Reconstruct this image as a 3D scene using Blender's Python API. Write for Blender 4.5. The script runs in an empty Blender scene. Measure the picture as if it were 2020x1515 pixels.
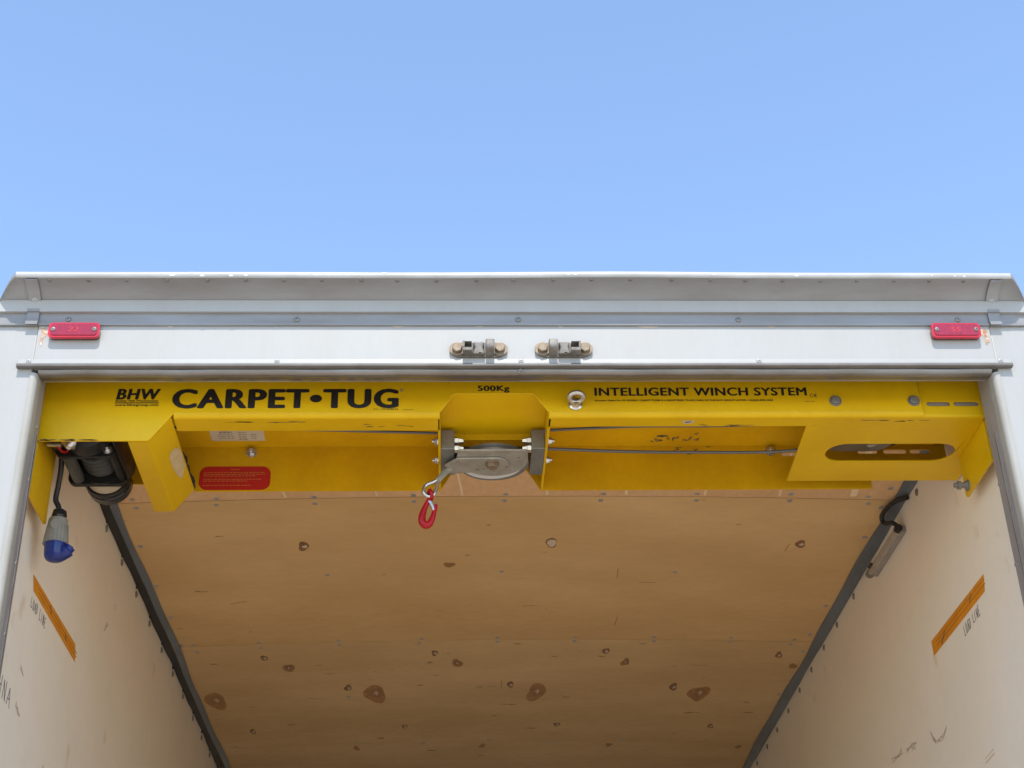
import bpy, bmesh, math, random
from mathutils import Vector, Matrix
from mathutils.geometry import tessellate_polygon
random.seed(7)
scene = bpy.context.scene
C = scene.collection
R = math.radians

# ------------------------------------------------------------------ camera
cam = bpy.data.objects.new('camera', bpy.data.cameras.new('camera'))
C.objects.link(cam)
F = Vector((0.04137, 0.86034, 0.50804)); RT = Vector((0.99914, -0.035, -0.02208)); UP = Vector((0.00122, -0.50852, 0.86105))
m = Matrix((RT, UP, -F)).transposed().to_4x4(); m.translation = (-0.174, -3.138, 1.65)
cam.matrix_world = m
cam.data.sensor_width = 36.0; cam.data.lens = 53.51; cam.data.clip_start = 0.05; cam.data.clip_end = 3000
scene.camera = cam
# ------------------------------------------------------------------ sky and sun
SUN_EL = 56.0
w = bpy.data.worlds.new('World'); scene.world = w; w.use_nodes = True
nt = w.node_tree
sky = nt.nodes.new('ShaderNodeTexSky'); sky.sky_type = 'NISHITA'; sky.sun_disc = False
sky.sun_elevation = R(SUN_EL); sky.sun_rotation = R(180)
sky.air_density = 1.0; sky.dust_density = 0.05; sky.ozone_density = 1.0
bg = nt.nodes['Background']; bg.inputs['Strength'].default_value = 0.15
nt.links.new(sky.outputs[0], bg.inputs['Color'])
sun = bpy.data.objects.new('sun', bpy.data.lights.new('sun', 'SUN')); C.objects.link(sun)
sun.data.energy = 2.1; sun.data.angle = R(0.53); sun.data.color = (1.0, 0.95, 0.87)
sd = Vector((0.0, math.cos(R(SUN_EL)), -math.sin(R(SUN_EL))))
sun.rotation_euler = sd.to_track_quat('-Z', 'Y').to_euler(); sun.location = (0, -6, 9)
vs = scene.view_settings
vs.view_transform = 'Standard'; vs.look = 'None'; vs.exposure = 1.25; vs.gamma = 1.0; vs.use_curve_mapping = False

# ------------------------------------------------------------------ materials
MATS = {}
def mat(name, col, rough=0.5, metal=0.0, col2=None, nscale=6.0, stretch=(1, 1, 1), lo=0.35, hi=0.7, fine=0.0,
        bump=0.0, bscale=60.0, spec=0.5, coat=0.0, rvar=0.08, speck=None, speck_scale=40, speck_th=0.72, trans=0.0):
    """procedural material: two-tone noise, fine grain, optional specks and bump, in world position"""
    M = bpy.data.materials.new(name); M.use_nodes = True; t = M.node_tree; n = t.nodes; l = t.links
    b = n['Principled BSDF']
    b.inputs['Metallic'].default_value = metal; b.inputs['Roughness'].default_value = rough
    b.inputs['Specular IOR Level'].default_value = spec; b.inputs['Coat Weight'].default_value = coat
    b.inputs['Coat Roughness'].default_value = 0.15
    if trans: b.inputs['Transmission Weight'].default_value = trans
    g = n.new('ShaderNodeNewGeometry'); mp = n.new('ShaderNodeMapping'); mp.inputs['Scale'].default_value = stretch
    l.new(g.outputs['Position'], mp.inputs['Vector'])
    c2 = col2 or tuple(c * 0.82 for c in col)
    no = n.new('ShaderNodeTexNoise'); no.inputs['Scale'].default_value = nscale; no.inputs['Detail'].default_value = 6
    no.inputs['Roughness'].default_value = 0.6
    l.new(mp.outputs[0], no.inputs['Vector'])
    rp = n.new('ShaderNodeMapRange'); rp.inputs['From Min'].default_value = lo; rp.inputs['From Max'].default_value = hi
    l.new(no.outputs['Fac'], rp.inputs['Value'])
    mx = n.new('ShaderNodeMix'); mx.data_type = 'RGBA'
    mx.inputs['A'].default_value = (*col, 1); mx.inputs['B'].default_value = (*c2, 1)
    l.new(rp.outputs[0], mx.inputs['Factor'])
    out = mx.outputs['Result']
    if fine:
        n2 = n.new('ShaderNodeTexNoise'); n2.inputs['Scale'].default_value = nscale * 14; n2.inputs['Detail'].default_value = 4
        l.new(mp.outputs[0], n2.inputs['Vector'])
        r2 = n.new('ShaderNodeMapRange'); r2.inputs['To Min'].default_value = 1 - fine; r2.inputs['To Max'].default_value = 1 + fine
        r2.inputs['From Min'].default_value = 0.3; r2.inputs['From Max'].default_value = 0.7
        l.new(n2.outputs['Fac'], r2.inputs['Value'])
        mm = n.new('ShaderNodeVectorMath'); mm.operation = 'SCALE'
        l.new(out, mm.inputs[0]); l.new(r2.outputs[0], mm.inputs['Scale']); out = mm.outputs[0]
    if speck:
        n3 = n.new('ShaderNodeTexNoise'); n3.inputs['Scale'].default_value = speck_scale; n3.inputs['Detail'].default_value = 3
        l.new(mp.outputs[0], n3.inputs['Vector'])
        r3 = n.new('ShaderNodeMapRange'); r3.inputs['From Min'].default_value = speck_th; r3.inputs['From Max'].default_value = speck_th + 0.06
        l.new(n3.outputs['Fac'], r3.inputs['Value'])
        m3 = n.new('ShaderNodeMix'); m3.data_type = 'RGBA'; l.new(r3.outputs[0], m3.inputs['Factor'])
        l.new(out, m3.inputs['A']); m3.inputs['B'].default_value = (*speck, 1); out = m3.outputs['Result']
    l.new(out, b.inputs['Base Color'])
    rr = n.new('ShaderNodeMapRange'); rr.inputs['To Min'].default_value = max(0.02, rough - rvar); rr.inputs['To Max'].default_value = min(1, rough + rvar)
    l.new(no.outputs['Fac'], rr.inputs['Value']); l.new(rr.outputs[0], b.inputs['Roughness'])
    if bump:
        nb = n.new('ShaderNodeTexNoise'); nb.inputs['Scale'].default_value = bscale; nb.inputs['Detail'].default_value = 3
        l.new(mp.outputs[0], nb.inputs['Vector'])
        bp = n.new('ShaderNodeBump'); bp.inputs['Strength'].default_value = bump; bp.inputs['Distance'].default_value = 0.004
        l.new(nb.outputs['Fac'], bp.inputs['Height']); l.new(bp.outputs[0], b.inputs['Normal'])
    MATS[name] = M
    return M

mat('white_paint', (0.365, 0.355, 0.334), 0.4, col2=(0.345, 0.33, 0.305), nscale=2.6, stretch=(3, 3, 0.7), bump=0.05, bscale=14, fine=0.012)
mat('white_hood_shaded', (0.265, 0.262, 0.262), 0.36, col2=(0.20, 0.187, 0.175), nscale=3.0, stretch=(1, 2, 5), bump=0.06, bscale=10, fine=0.02)  # same white as the header, darkened: the hood's shade is in the colour
mat('lip_white_lit', (0.42, 0.41, 0.39), 0.4, col2=(0.34, 0.325, 0.30), nscale=9)  # lighter copy of the hood white, sunlight on the lip put into the colour
mat('nose_grey', (0.15, 0.135, 0.12), 0.5, col2=(0.10, 0.088, 0.078), nscale=12)  # darker than the flange: underside dirt, with its shading in the colour
mat('cream_trim', (0.35, 0.33, 0.29), 0.4, col2=(0.29, 0.265, 0.22), nscale=5)
mat('galvanised', (0.27, 0.26, 0.25), 0.32, 0.6, col2=(0.17, 0.145, 0.125), nscale=4, stretch=(1, 1, 3), bump=0.12, bscale=9)
mat('aluminium', (0.36, 0.34, 0.33), 0.5, 0.35, col2=(0.26, 0.23, 0.21), nscale=8, stretch=(1, 1, .3))
mat('yellow_paint', (0.68, 0.415, 0.004), 0.36, spec=0.22, col2=(0.58, 0.335, 0.003), nscale=3.5, bump=0.05, bscale=12, fine=0.02,
    speck=(0.16, 0.10, 0.02), speck_scale=34, speck_th=0.73, rvar=0.12)
mat('yellow_inner', (0.66, 0.375, 0.004), 0.45, spec=0.25, col2=(0.53, 0.28, 0.003), nscale=4.5, fine=0.03,
    speck=(0.14, 0.08, 0.02), speck_scale=30, speck_th=0.77, rvar=0.1)
mat('plywood', (0.66, 0.435, 0.205), 0.55, col2=(0.545, 0.335, 0.142), nscale=1.6, stretch=(1, 2.0, 1), fine=0.035, lo=0.3, hi=0.72,
    speck=(0.22, 0.11, 0.05), speck_scale=14, speck_th=0.73)
mat('plywood_b', (0.66, 0.45, 0.23), 0.55, col2=(0.53, 0.34, 0.158), nscale=1.4, stretch=(1, 2.4, 1), fine=0.045, lo=0.3, hi=0.7,
    speck=(0.17, 0.09, 0.05), speck_scale=9, speck_th=0.69)
mat('plywood_a', (0.68, 0.43, 0.235), 0.6, col2=(0.59, 0.355, 0.175), nscale=2, stretch=(2.4, 1, 1), fine=0.06)
mat('stain_wood', (0.27, 0.125, 0.04), 0.5, col2=(0.36, 0.18, 0.065), nscale=60, lo=0.3, hi=0.7)
mat('stain_pale', (0.42, 0.215, 0.08), 0.5, col2=(0.31, 0.15, 0.05), nscale=28, lo=0.35, hi=0.65)
mat('knot_dark', (0.28, 0.135, 0.06), 0.5, col2=(0.17, 0.07, 0.03), nscale=90, lo=.4, hi=.6)
mat('putty', (0.62, 0.49, 0.36), 0.7, nscale=70)
mat('pale_strip', (0.82, 0.64, 0.42), 0.6)
mat('seam_dark', (0.09, 0.045, 0.025), 0.8)
mat('screw_zinc', (0.40, 0.40, 0.41), 0.45, 0.5)
mat('wall_lining', (0.87, 0.79, 0.665), 0.32, col2=(0.83, 0.74, 0.605), nscale=1.3, fine=0.015, bump=0.05, bscale=25, speck=(0.74, 0.61, 0.455), speck_scale=5, speck_th=0.66)
mat('cove_grey', (0.13, 0.145, 0.165), 0.34, col2=(0.09, 0.095, 0.105), nscale=5, stretch=(1, .6, 1), bump=.2, bscale=7)
mat('rubber_black', (0.018, 0.016, 0.015), 0.5, nscale=20)
mat('black_plastic', (0.014, 0.013, 0.013), 0.32, nscale=18, rvar=0.1)
mat('black_satin', (0.014, 0.013, 0.012), 0.45, spec=0.3, nscale=30)
mat('steel', (0.40, 0.375, 0.32), 0.42, 0.3, col2=(0.28, 0.255, 0.21), nscale=22, speck=(0.13, 0.10, 0.075), speck_scale=55, speck_th=0.67)
mat('steel_dull', (0.26, 0.25, 0.23), 0.5, 0.5, col2=(0.19, 0.18, 0.16), nscale=30)
mat('steel_block', (0.24, 0.235, 0.22), 0.45, 0.45, col2=(0.19, 0.18, 0.16), nscale=30)
mat('zinc_bright', (0.62, 0.60, 0.57), 0.25, 0.9, col2=(0.45, 0.42, 0.38), nscale=60)
mat('brass_zinc', (0.27, 0.20, 0.13), 0.45, 0.3, col2=(0.17, 0.12, 0.075), nscale=90)
mat('cast_white', (0.20, 0.182, 0.155), 0.55, 0.1, col2=(0.10, 0.082, 0.064), nscale=40, bump=0.2, bscale=120)
mat('wire_rope', (0.15, 0.14, 0.125), 0.5, 0.4, nscale=200)
mat('rope_dark', (0.055, 0.052, 0.047), 0.5, 0.2, nscale=120)
mat('steel_dark', (0.075, 0.07, 0.058), 0.45, 0.2, nscale=30)
mat('cream_band', (0.50, 0.42, 0.31), 0.5, col2=(0.42, 0.34, 0.24), nscale=60)
mat('nylon_white', (0.62, 0.61, 0.60), 0.4)
mat('red_hook', (0.40, 0.006, 0.010), 0.34, spec=.3, col2=(0.30, 0.004, 0.008), nscale=40)
mat('red_label', (0.48, 0.012, 0.010), 0.45, col2=(0.42, 0.010, 0.008))
mat('red_lens', (0.34, 0.012, 0.034), 0.15, coat=0.4, col2=(0.22, 0.009, 0.022), nscale=45, stretch=(6, 1, 1), bump=0.35, bscale=80)
mat('red_lens_edge', (0.52, 0.006, 0.014), 0.15, coat=0.6)
mat('red_bright', (0.55, 0.045, 0.05), 0.2)
mat('lamp_base', (0.03, 0.025, 0.03), 0.5)
mat('blue_plastic', (0.008, 0.024, 0.17), 0.3, coat=0.1, spec=0.4, col2=(0.006, 0.018, 0.13), nscale=20)
mat('grey_plastic', (0.26, 0.235, 0.185), 0.5, col2=(0.21, 0.185, 0.145), nscale=30)
mat('ink_black', (0.012, 0.010, 0.010), 0.45)
mat('marker_ink', (0.14, 0.12, 0.12), 0.7)
mat('scuff', (0.52, 0.43, 0.34), 0.7)
mat('rub', (0.70, 0.58, 0.44), 0.6)
mat('label_white', (0.54, 0.47, 0.36), 0.5)
mat('label_ink', (0.24, 0.20, 0.16), 0.6)
mat('label_yellow_ink', (0.60, 0.16, 0.03), 0.6)
mat('sticker_old', (0.58, 0.44, 0.24), 0.7, col2=(0.50, 0.36, 0.18), nscale=45)
mat('orange_tape', (0.72, 0.27, 0.008), 0.4, col2=(0.62, 0.21, 0.006), nscale=14)
mat('orange_line', (0.50, 0.15, 0.006), 0.45)
mat('rust', (0.36, 0.18, 0.09), 0.8, col2=(0.62, 0.52, 0.42), nscale=75, lo=0.42, hi=0.58)
mat('grime', (0.10, 0.065, 0.03), 0.8, col2=(0.30, 0.20, 0.03), nscale=70, lo=0.4, hi=0.65)
mat('clear_lens', (0.36, 0.30, 0.24), 0.2, col2=(0.28, 0.23, 0.18), nscale=25)
mat('floor_ply', (0.56, 0.40, 0.235), 0.6, col2=(0.46, 0.31, 0.17), nscale=3, stretch=(3, 1, 1), fine=.08)
mat('concrete', (0.60, 0.52, 0.415), 0.9, col2=(0.52, 0.45, 0.355), nscale=0.9, fine=0.08, bump=0.3, bscale=30)
mat('tyre', (0.02, 0.02, 0.02), 0.8)
mat('chassis', (0.03, 0.03, 0.032), 0.5)

# ------------------------------------------------------------------ mesh builder
def arc(cx, cy, r, a0, a1, n):
    return [(cx + r * math.cos(R(a0 + (a1 - a0) * i / n)), cy + r * math.sin(R(a0 + (a1 - a0) * i / n))) for i in range(n + 1)]
def XZ(y): return lambda u, v, d: Vector((u, y + d, v))      # plate facing -y, depth runs inwards
def XY(z): return lambda u, v, d: Vector((u, v, z + d))      # plate facing down, depth runs up
def YZ(x): return lambda u, v, d: Vector((x + d, u, v))
def smooth_path(P, n=6):
    P = [Vector(p) for p in P]; out = []
    for i in range(len(P) - 1):
        p0 = P[max(i - 1, 0)]; p1 = P[i]; p2 = P[i + 1]; p3 = P[min(i + 2, len(P) - 1)]
        for k in range(n):
            t = k / n
            out.append(0.5 * ((2 * p1) + (p2 - p0) * t + (2 * p0 - 5 * p1 + 4 * p2 - p3) * t * t + (3 * p1 - p0 - 3 * p2 + p3) * t ** 3))
    out.append(P[-1]); return out
class MB:
    def __init__(s): s.bm = bmesh.new()
    def box(s, a, b):
        (x0, y0, z0), (x1, y1, z1) = a, b
        v = [s.bm.verts.new(p) for p in ((x0, y0, z0), (x1, y0, z0), (x1, y1, z0), (x0, y1, z0), (x0, y0, z1), (x1, y0, z1), (x1, y1, z1), (x0, y1, z1))]
        for f in ((3, 2, 1, 0), (4, 5, 6, 7), (0, 1, 5, 4), (1, 2, 6, 5), (2, 3, 7, 6), (3, 0, 4, 7)): s.bm.faces.new([v[i] for i in f])
        return s
    def plate(s, outer, th, fn, holes=()):
        loops = [list(outer)] + [list(h) for h in holes]
        flat = [p for L in loops for p in L]
        A = [s.bm.verts.new(fn(p[0], p[1], 0)) for p in flat]; B = [s.bm.verts.new(fn(p[0], p[1], th)) for p in flat]
        if len(loops) == 1 and False: pass
        for t in tessellate_polygon([[Vector((p[0], p[1], 0)) for p in L] for L in loops]):
            for V, o in ((A, 1), (B, -1)):
                try: s.bm.faces.new([V[i] for i in t[::o]])
                except ValueError: pass
        k = 0
        for L in loops:
            n = len(L)
            for i in range(n):
                j = (i + 1) % n
                s.bm.faces.new((A[k + i], A[k + j], B[k + j], B[k + i]))
            k += n
        return s
    def sweep(s, prof, x0, x1, axis='x', close=False, th=0.0, nseg=1, warp=None):
        """open profile of (a, b) swept along an axis; th gives it thickness (offset to the left of travel)"""
        pts = list(prof)
        if th:
            off = []
            for i, p in enumerate(pts):
                a = Vector(pts[max(i - 1, 0)]); b = Vector(pts[min(i + 1, len(pts) - 1)]); t = (b - a).normalized()
                off.append((p[0] - t.y * th, p[1] + t.x * th))
            pts = pts + off[::-1]; close = True
        rings = []
        for k in range(nseg + 1):
            x = x0 + (x1 - x0) * k / nseg; ring = []
            for (a, b) in pts:
                v = {'x': Vector((x, a, b)), 'y': Vector((a, x, b)), 'z': Vector((a, b, x))}[axis]
                if warp: v = warp(v)
                ring.append(s.bm.verts.new(v))
            rings.append(ring)
        n = len(pts)
        for k in range(nseg):
            for i in range(n if close else n - 1):
                j = (i + 1) % n
                s.bm.faces.new((rings[k][i], rings[k][j], rings[k + 1][j], rings[k + 1][i]))
        if close:
            for ring in (rings[0], rings[-1]):
                try: s.bm.faces.new(ring)
                except ValueError: pass
        return s
    def tube(s, path, r, n=10, cap=True):
        P = [Vector(p) for p in path]; N = len(P)
        rad = r if isinstance(r, (list, tuple)) else [r] * N
        if len(rad) != N: rad = [rad[0] + (rad[-1] - rad[0]) * i / (N - 1) for i in range(N)] if len(rad) == 2 else [rad[min(len(rad) - 1, int(i * len(rad) / N))] for i in range(N)]
        rings = []; ref = None
        for i in range(N):
            t = (P[min(i + 1, N - 1)] - P[max(i - 1, 0)]).normalized()
            if ref is None: ref = t.orthogonal().normalized()
            ref = (ref - t * ref.dot(t)).normalized(); q = t.cross(ref)
            rings.append([s.bm.verts.new(P[i] + (ref * math.cos(2 * math.pi * k / n) + q * math.sin(2 * math.pi * k / n)) * rad[i]) for k in range(n)])
        for i in range(N - 1):
            for k in range(n):
                s.bm.faces.new((rings[i][k], rings[i][(k + 1) % n], rings[i + 1][(k + 1) % n], rings[i + 1][k]))
        if cap:
            s.bm.faces.new(rings[0][::-1]); s.bm.faces.new(rings[-1])
        return s
    def ring(s, c, ax, Rr, r, n=24, k=10):
        ax = Vector(ax).normalized(); u = ax.orthogonal().normalized(); v = ax.cross(u); c = Vector(c); rings = []
        for i in range(n):
            a = 2 * math.pi * i / n; d = u * math.cos(a) + v * math.sin(a)
            rings.append([s.bm.verts.new(c + d * (Rr + r * math.cos(2 * math.pi * j / k)) + ax * r * math.sin(2 * math.pi * j / k)) for j in range(k)])
        for i in range(n):
            for j in range(k):
                s.bm.faces.new((rings[i][j], rings[i][(j + 1) % k], rings[(i + 1) % n][(j + 1) % k], rings[(i + 1) % n][j]))
        return s
    def lathe(s, c, ax, prof, n=28):
        """prof: list of (distance along axis, radius)"""
        ax = Vector(ax).normalized(); u = ax.orthogonal().normalized(); v = ax.cross(u); c = Vector(c); rings = []
        for (h, r) in prof:
            rings.append([s.bm.verts.new(c + ax * h + (u * math.cos(2 * math.pi * j / n) + v * math.sin(2 * math.pi * j / n)) * max(r, 1e-5)) for j in range(n)])
        for i in range(len(prof) - 1):
            for j in range(n):
                s.bm.faces.new((rings[i][j], rings[i][(j + 1) % n], rings[i + 1][(j + 1) % n], rings[i + 1][j]))
        s.bm.faces.new(rings[0][::-1]); s.bm.faces.new(rings[-1])
        return s
    def mesh(s, name, material, smooth=None):
        bmesh.ops.recalc_face_normals(s.bm, faces=s.bm.faces)
        me = bpy.data.meshes.new(name); s.bm.to_mesh(me); s.bm.free()
        me.materials.append(MATS[material])
        if smooth is not None:
            me.shade_smooth()
            me.set_sharp_from_angle(angle=R(smooth))
        return me
    def build(s, name, material, parent=None, smooth=None, bevel=0.0, seg=2):
        me = s.mesh(name, material, smooth)
        cs = [v.co for v in me.vertices]
        lo = Vector([min(c[i] for c in cs) for i in range(3)]); hi = Vector([max(c[i] for c in cs) for i in range(3)])
        o = (lo + hi) / 2; me.transform(Matrix.Translation(-o))
        ob = bpy.data.objects.new(name, me); C.objects.link(ob)
        put(ob, o, parent)
        if bevel:
            b = ob.modifiers.new('bevel', 'BEVEL'); b.width = bevel; b.segments = seg; b.limit_method = 'ANGLE'; b.angle_limit = R(35)
            me.shade_smooth(); me.set_sharp_from_angle(angle=R(40))
        return ob
WP = {}
def put(ob, loc, parent=None):
    """place an object at a world position under its parent (parents are never rotated)"""
    loc = Vector(loc); WP[ob.name] = loc
    ob.parent = parent
    ob.location = loc - WP[parent.name] if parent else loc
def inst(me, name, loc, parent, rot=None, scale=None):
    ob = bpy.data.objects.new(name, me); C.objects.link(ob); put(ob, loc, parent)
    if rot: ob.rotation_euler = rot
    if scale: ob.scale = scale
    return ob
def thing(name, loc, label, cat, group=None):
    o = bpy.data.objects.new(name, None); C.objects.link(o); o.empty_display_size = 0.1
    put(o, loc); tag(o, label, cat, group); return o
def tag(o, label, cat=None, group=None):
    o['label'] = label
    if cat: o['category'] = cat
    if group: o['group'] = group
    return o
def stadium(x0, x1, z0, z1, n=10):
    r = (z1 - z0) / 2; cz = (z0 + z1) / 2
    return arc(x1 - r, cz, r, -90, 90, n) + arc(x0 + r, cz, r, 90, 270, n)
def rrect(x0, x1, z0, z1, r, n=6):
    return arc(x1 - r, z0 + r, r, -90, 0, n) + arc(x1 - r, z1 - r, r, 0, 90, n) + arc(x0 + r, z1 - r, r, 90, 180, n) + arc(x0 + r, z0 + r, r, 180, 270, n)
def blob(cx, cy, rx, ry, n=18, j=0.18):
    ph = random.random() * 6; a1 = random.uniform(.4, 1) * j; a2 = random.uniform(.4, 1) * j
    return [(cx + rx * (1 + a1 * math.sin(2 * t + ph) + a2 * math.sin(3 * t + 2 * ph) + random.uniform(-.5, .5) * j * .6) * math.cos(t),
             cy + ry * (1 + a1 * math.sin(2 * t + ph) + a2 * math.sin(3 * t + 2 * ph) + random.uniform(-.5, .5) * j * .6) * math.sin(t)) for t in [2 * math.pi * i / n for i in range(n)]]
def text(name, body, x0, x1, zb, h, y, material, parent, bold=0.0, shear=0.0, th=0.0004, cap=None, face='front'):
    """lettering fitted to a box: x0..x1 wide, cap height h from baseline zb, on a plane facing -y"""
    cu = bpy.data.curves.new('t', 'FONT'); cu.body = body; cu.size = 1; cu.shear = shear; cu.extrude = 0; cu.resolution_u = 4; cu.space_character = 1 + bold * 2.2
    to = bpy.data.objects.new('t', cu); C.objects.link(to)
    dg = bpy.context.evaluated_depsgraph_get(); me = bpy.data.meshes.new_from_object(to.evaluated_get(dg))
    bpy.data.objects.remove(to); bpy.data.curves.remove(cu)
    xs = [v.co.x for v in me.vertices]; ys = [v.co.y for v in me.vertices]
    lo, hi = min(xs) - bold, max(xs) + bold; top = (max(ys) if cap is None else cap) + bold * .5
    g = MB(); sh = [(0, 0)] if not bold else [(0, 0)] + [(math.cos(R(a)), .5 * math.sin(R(a))) for a in range(0, 360, 45)]
    for k, (dx, dz) in enumerate(sh):
        V = [g.bm.verts.new(Vector((x0 + (v.co.x + dx * bold - lo) / (hi - lo) * (x1 - x0), y - .00006 * k, zb + (v.co.y + dz * bold) / top * h))) for v in me.vertices]
        F2 = []
        for p in me.polygons:
            try: F2.append(g.bm.faces.new([V[i] for i in p.vertices]))
            except ValueError: pass
        if k == 0:   # the body of the vinyl film
            ret = bmesh.ops.extrude_face_region(g.bm, geom=F2)
            for v in [e for e in ret['geom'] if isinstance(e, bmesh.types.BMVert)]: v.co.y += th * .8
    bpy.data.meshes.remove(me)
    return g.build(name, material, parent)

# shared small hardware -------------------------------------------------------
def hexbolt_mesh(name, r, h, material, wr=0.0, shank=0.0):
    """hex head pointing along local -z, washer behind it, optional threaded end in front"""
    b = MB(); n = 6
    if wr: b.lathe((0, 0, 0), (0, 0, -1), [(0, wr), (h * .28, wr), (h * .3, wr * .96)], 20)
    b.lathe((0, 0, 0), (0, 0, -1), [(h * .25, r), (h * .9, r), (h, r * .86)], 6)
    if shank: b.lathe((0, 0, 0), (0, 0, -1), [(h * .9, r * .52), (h + shank * .9, r * .52), (h + shank, r * .42)], 12)
    return b.mesh(name, material)
def dome_mesh(name, r, h, material, hole=True):
    b = MB(); b.lathe((0, 0, 0), (0, 0, -1), [(-.001, r), (h * .4, r * .96), (h * .8, r * .75), (h, r * .45), (h, r * .3)] + ([(h * .5, r * .26), (h * .45, r * .1)] if hole else [(h, r * .1)]), 14)
    return b.mesh(name, material, 40)
BOLT_ZINC = hexbolt_mesh('bolt', 0.0115, 0.009, 'steel_dull', 0.015)
BOLT_BRASS = hexbolt_mesh('bolt', 0.0125, 0.012, 'brass_zinc', 0.019)
NUT_ZINC = hexbolt_mesh('bolt', 0.011, 0.011, 'zinc_bright', 0.015, 0.008)
NUT_SMALL = hexbolt_mesh('bolt', 0.009, 0.010, 'zinc_bright', 0.0125, 0.006)
RIVET_W = dome_mesh('rivet', 0.0065, 0.003, 'white_paint')
RIVET_G = dome_mesh('screw', 0.0075, 0.004, 'steel_dull')
RIVET_D = dome_mesh('screw', 0.0055, 0.003, 'steel_dull')
RIVET_L = dome_mesh('rivet', 0.0115, 0.005, 'steel_dull', False)
SCREW_C = dome_mesh('screw', 0.0085, 0.0016, 'screw_zinc', False)
FRONT = (R(-90), 0, 0)     # local -z -> world -y
def toward(d):
    return Vector(d).to_track_quat('-Z', 'Y').to_euler()

# ================================================================== setting
g = MB(); n = 60
g.bm.faces.new([g.bm.verts.new(p) for p in ((-900, -900, 0), (900, -900, 0), (900, 900, 0), (-900, 900, 0))])
gr = g.build('ground', 'concrete'); gr['kind'] = 'structure'; gr['label'] = 'dry pale concrete yard behind and below the truck'

# ================================================================== truck
truck = thing('box_truck', (0, 3, 0), 'white box truck body with open rear doorway and plywood lined load space', 'truck')
ZC = 3.665
def crown(x): return ZC + 0.02 * (1 - (x / 1.2) ** 2)
L_BOX = 5.72
# side walls: lining inside, skin outside
def ribbon(pts, width, fn, off=0.0008, th=0.0003, b=None, jit=0.0):
    b = b or MB(); P = [Vector((p[0], p[1])) for p in pts]
    for i in range(len(P) - 1):
        d = (P[i + 1] - P[i]); L = d.length
        if L < 1e-6: continue
        d /= L; nrm = Vector((-d.y, d.x)) * width / 2; e = d * width * .3
        q = [P[i] - e + nrm, P[i] - e - nrm, P[i + 1] + e - nrm, P[i + 1] + e + nrm]
        b.plate([(v.x, v.y) for v in q], th, fn)
    return b
walls = {}
for s in (-1, 1):
    x0, x1 = sorted((s * 1.2, s * 1.215))
    walls[s] = MB().box((x0, 0.06, 1.12), (x1, L_BOX, 3.70)).build('side_wall', 'wall_lining', truck)
    x0, x1 = sorted((s * 1.217, s * 1.27))
    MB().box((x0, 0.14, 1.0), (x1, L_BOX + .06, 3.70)).build('outer_panel', 'white_paint', truck)
walls[-1]['label'] = 'cream lined left side wall with a strip of orange tape'
walls[1]['label'] = 'cream lined right side wall with a strip of orange tape'
MB().box((-1.2, L_BOX, 1.12), (1.2, L_BOX + .06, 3.70)).build('front_wall', 'wall_lining', truck)
MB().box((-1.27, 0.0, 1.0), (1.27, L_BOX + .06, 1.115)).build('load_floor', 'floor_ply', truck)
MB().box((-1.27, -0.012, 3.702), (1.27, L_BOX + .06, 3.735)).build('roof', 'white_paint', truck)
# ceiling sheets
SEAMS = [0.06, 0.972, 2.158, 3.372, 4.56, L_BOX - .002]
panels = []
for i in range(5):
    ya, yb = SEAMS[i] + .0022, SEAMS[i + 1] - .0022
    prof = [(-1.199 + 2.398 * k / 48, crown(-1.199 + 2.398 * k / 48)) for k in range(49)]
    prof = prof + [(a, b + .009) for a, b in prof[::-1]]
    b = MB().sweep(prof, ya, yb, 'y', close=True)
    panels.append(b.build('ceiling_panel', ['plywood_a', 'plywood', 'plywood_b', 'plywood_b', 'plywood_b'][i], truck, smooth=30))
def panel_at(y):
    for i in range(5):
        if y < SEAMS[i + 1]: return panels[i]
    return panels[4]
def cfn(d0): return lambda u, v, d: Vector((u, v, crown(u) - d0 - d))
# dark filler showing in the joints between the sheets
MB().box((-1.199, .05, ZC + .031), (1.199, L_BOX, ZC + .0335)).build('roof_lining', 'seam_dark', truck)
SCREWS = [(-0.867, 0.96), (-0.872, 1.001), (-0.577, 0.964), (-0.578, 1.007), (-0.281, 0.961), (-0.281, 1.002), (-0.004, 0.959), (-0.007, 1.002), (0.29, 0.956), (0.285, 1.001), (0.572, 0.952), (0.576, 0.996), (0.855, 0.946), (0.86, 0.991), (1.091, 0.953), (1.102, 0.998), (1.144, 0.894), (1.147, 1.023), (1.148, 1.239), (1.145, 1.809), (1.145, 2.083), (1.152, 2.256), (1.154, 2.742), (-0.578, 1.545), (-0.001, 1.535), (-1.111, 0.948), (-1.11, 1.006), (-1.144, 1.279), (-1.146, 1.594), (-1.143, 1.872), (-1.146, 2.14), (-1.103, 2.146), (-1.1, 2.217), (-0.868, 2.142), (-0.864, 2.197), (-0.578, 2.143), (-0.578, 2.187), (-0.276, 2.139), (-0.284, 2.179), (0.002, 2.137), (0.003, 2.178), (0.288, 2.136), (0.288, 2.177), (0.577, 2.133), (0.582, 2.174), (0.862, 2.13), (0.866, 2.174), (1.099, 2.138), (1.093, 2.186), (-0.575, 3.352), (-0.001, 3.352), (-1.099, 3.354), (0.58, 3.352), (-0.578, 2.76), (0.58, 1.54), (0.29, 3.395), (-0.29, 3.395)]
for (x, y) in SCREWS:
    inst(SCREW_C, 'screw', (x, y, crown(x) + .0003), panel_at(y), scale=(1, random.uniform(1.0, 1.5), 1))
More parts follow.
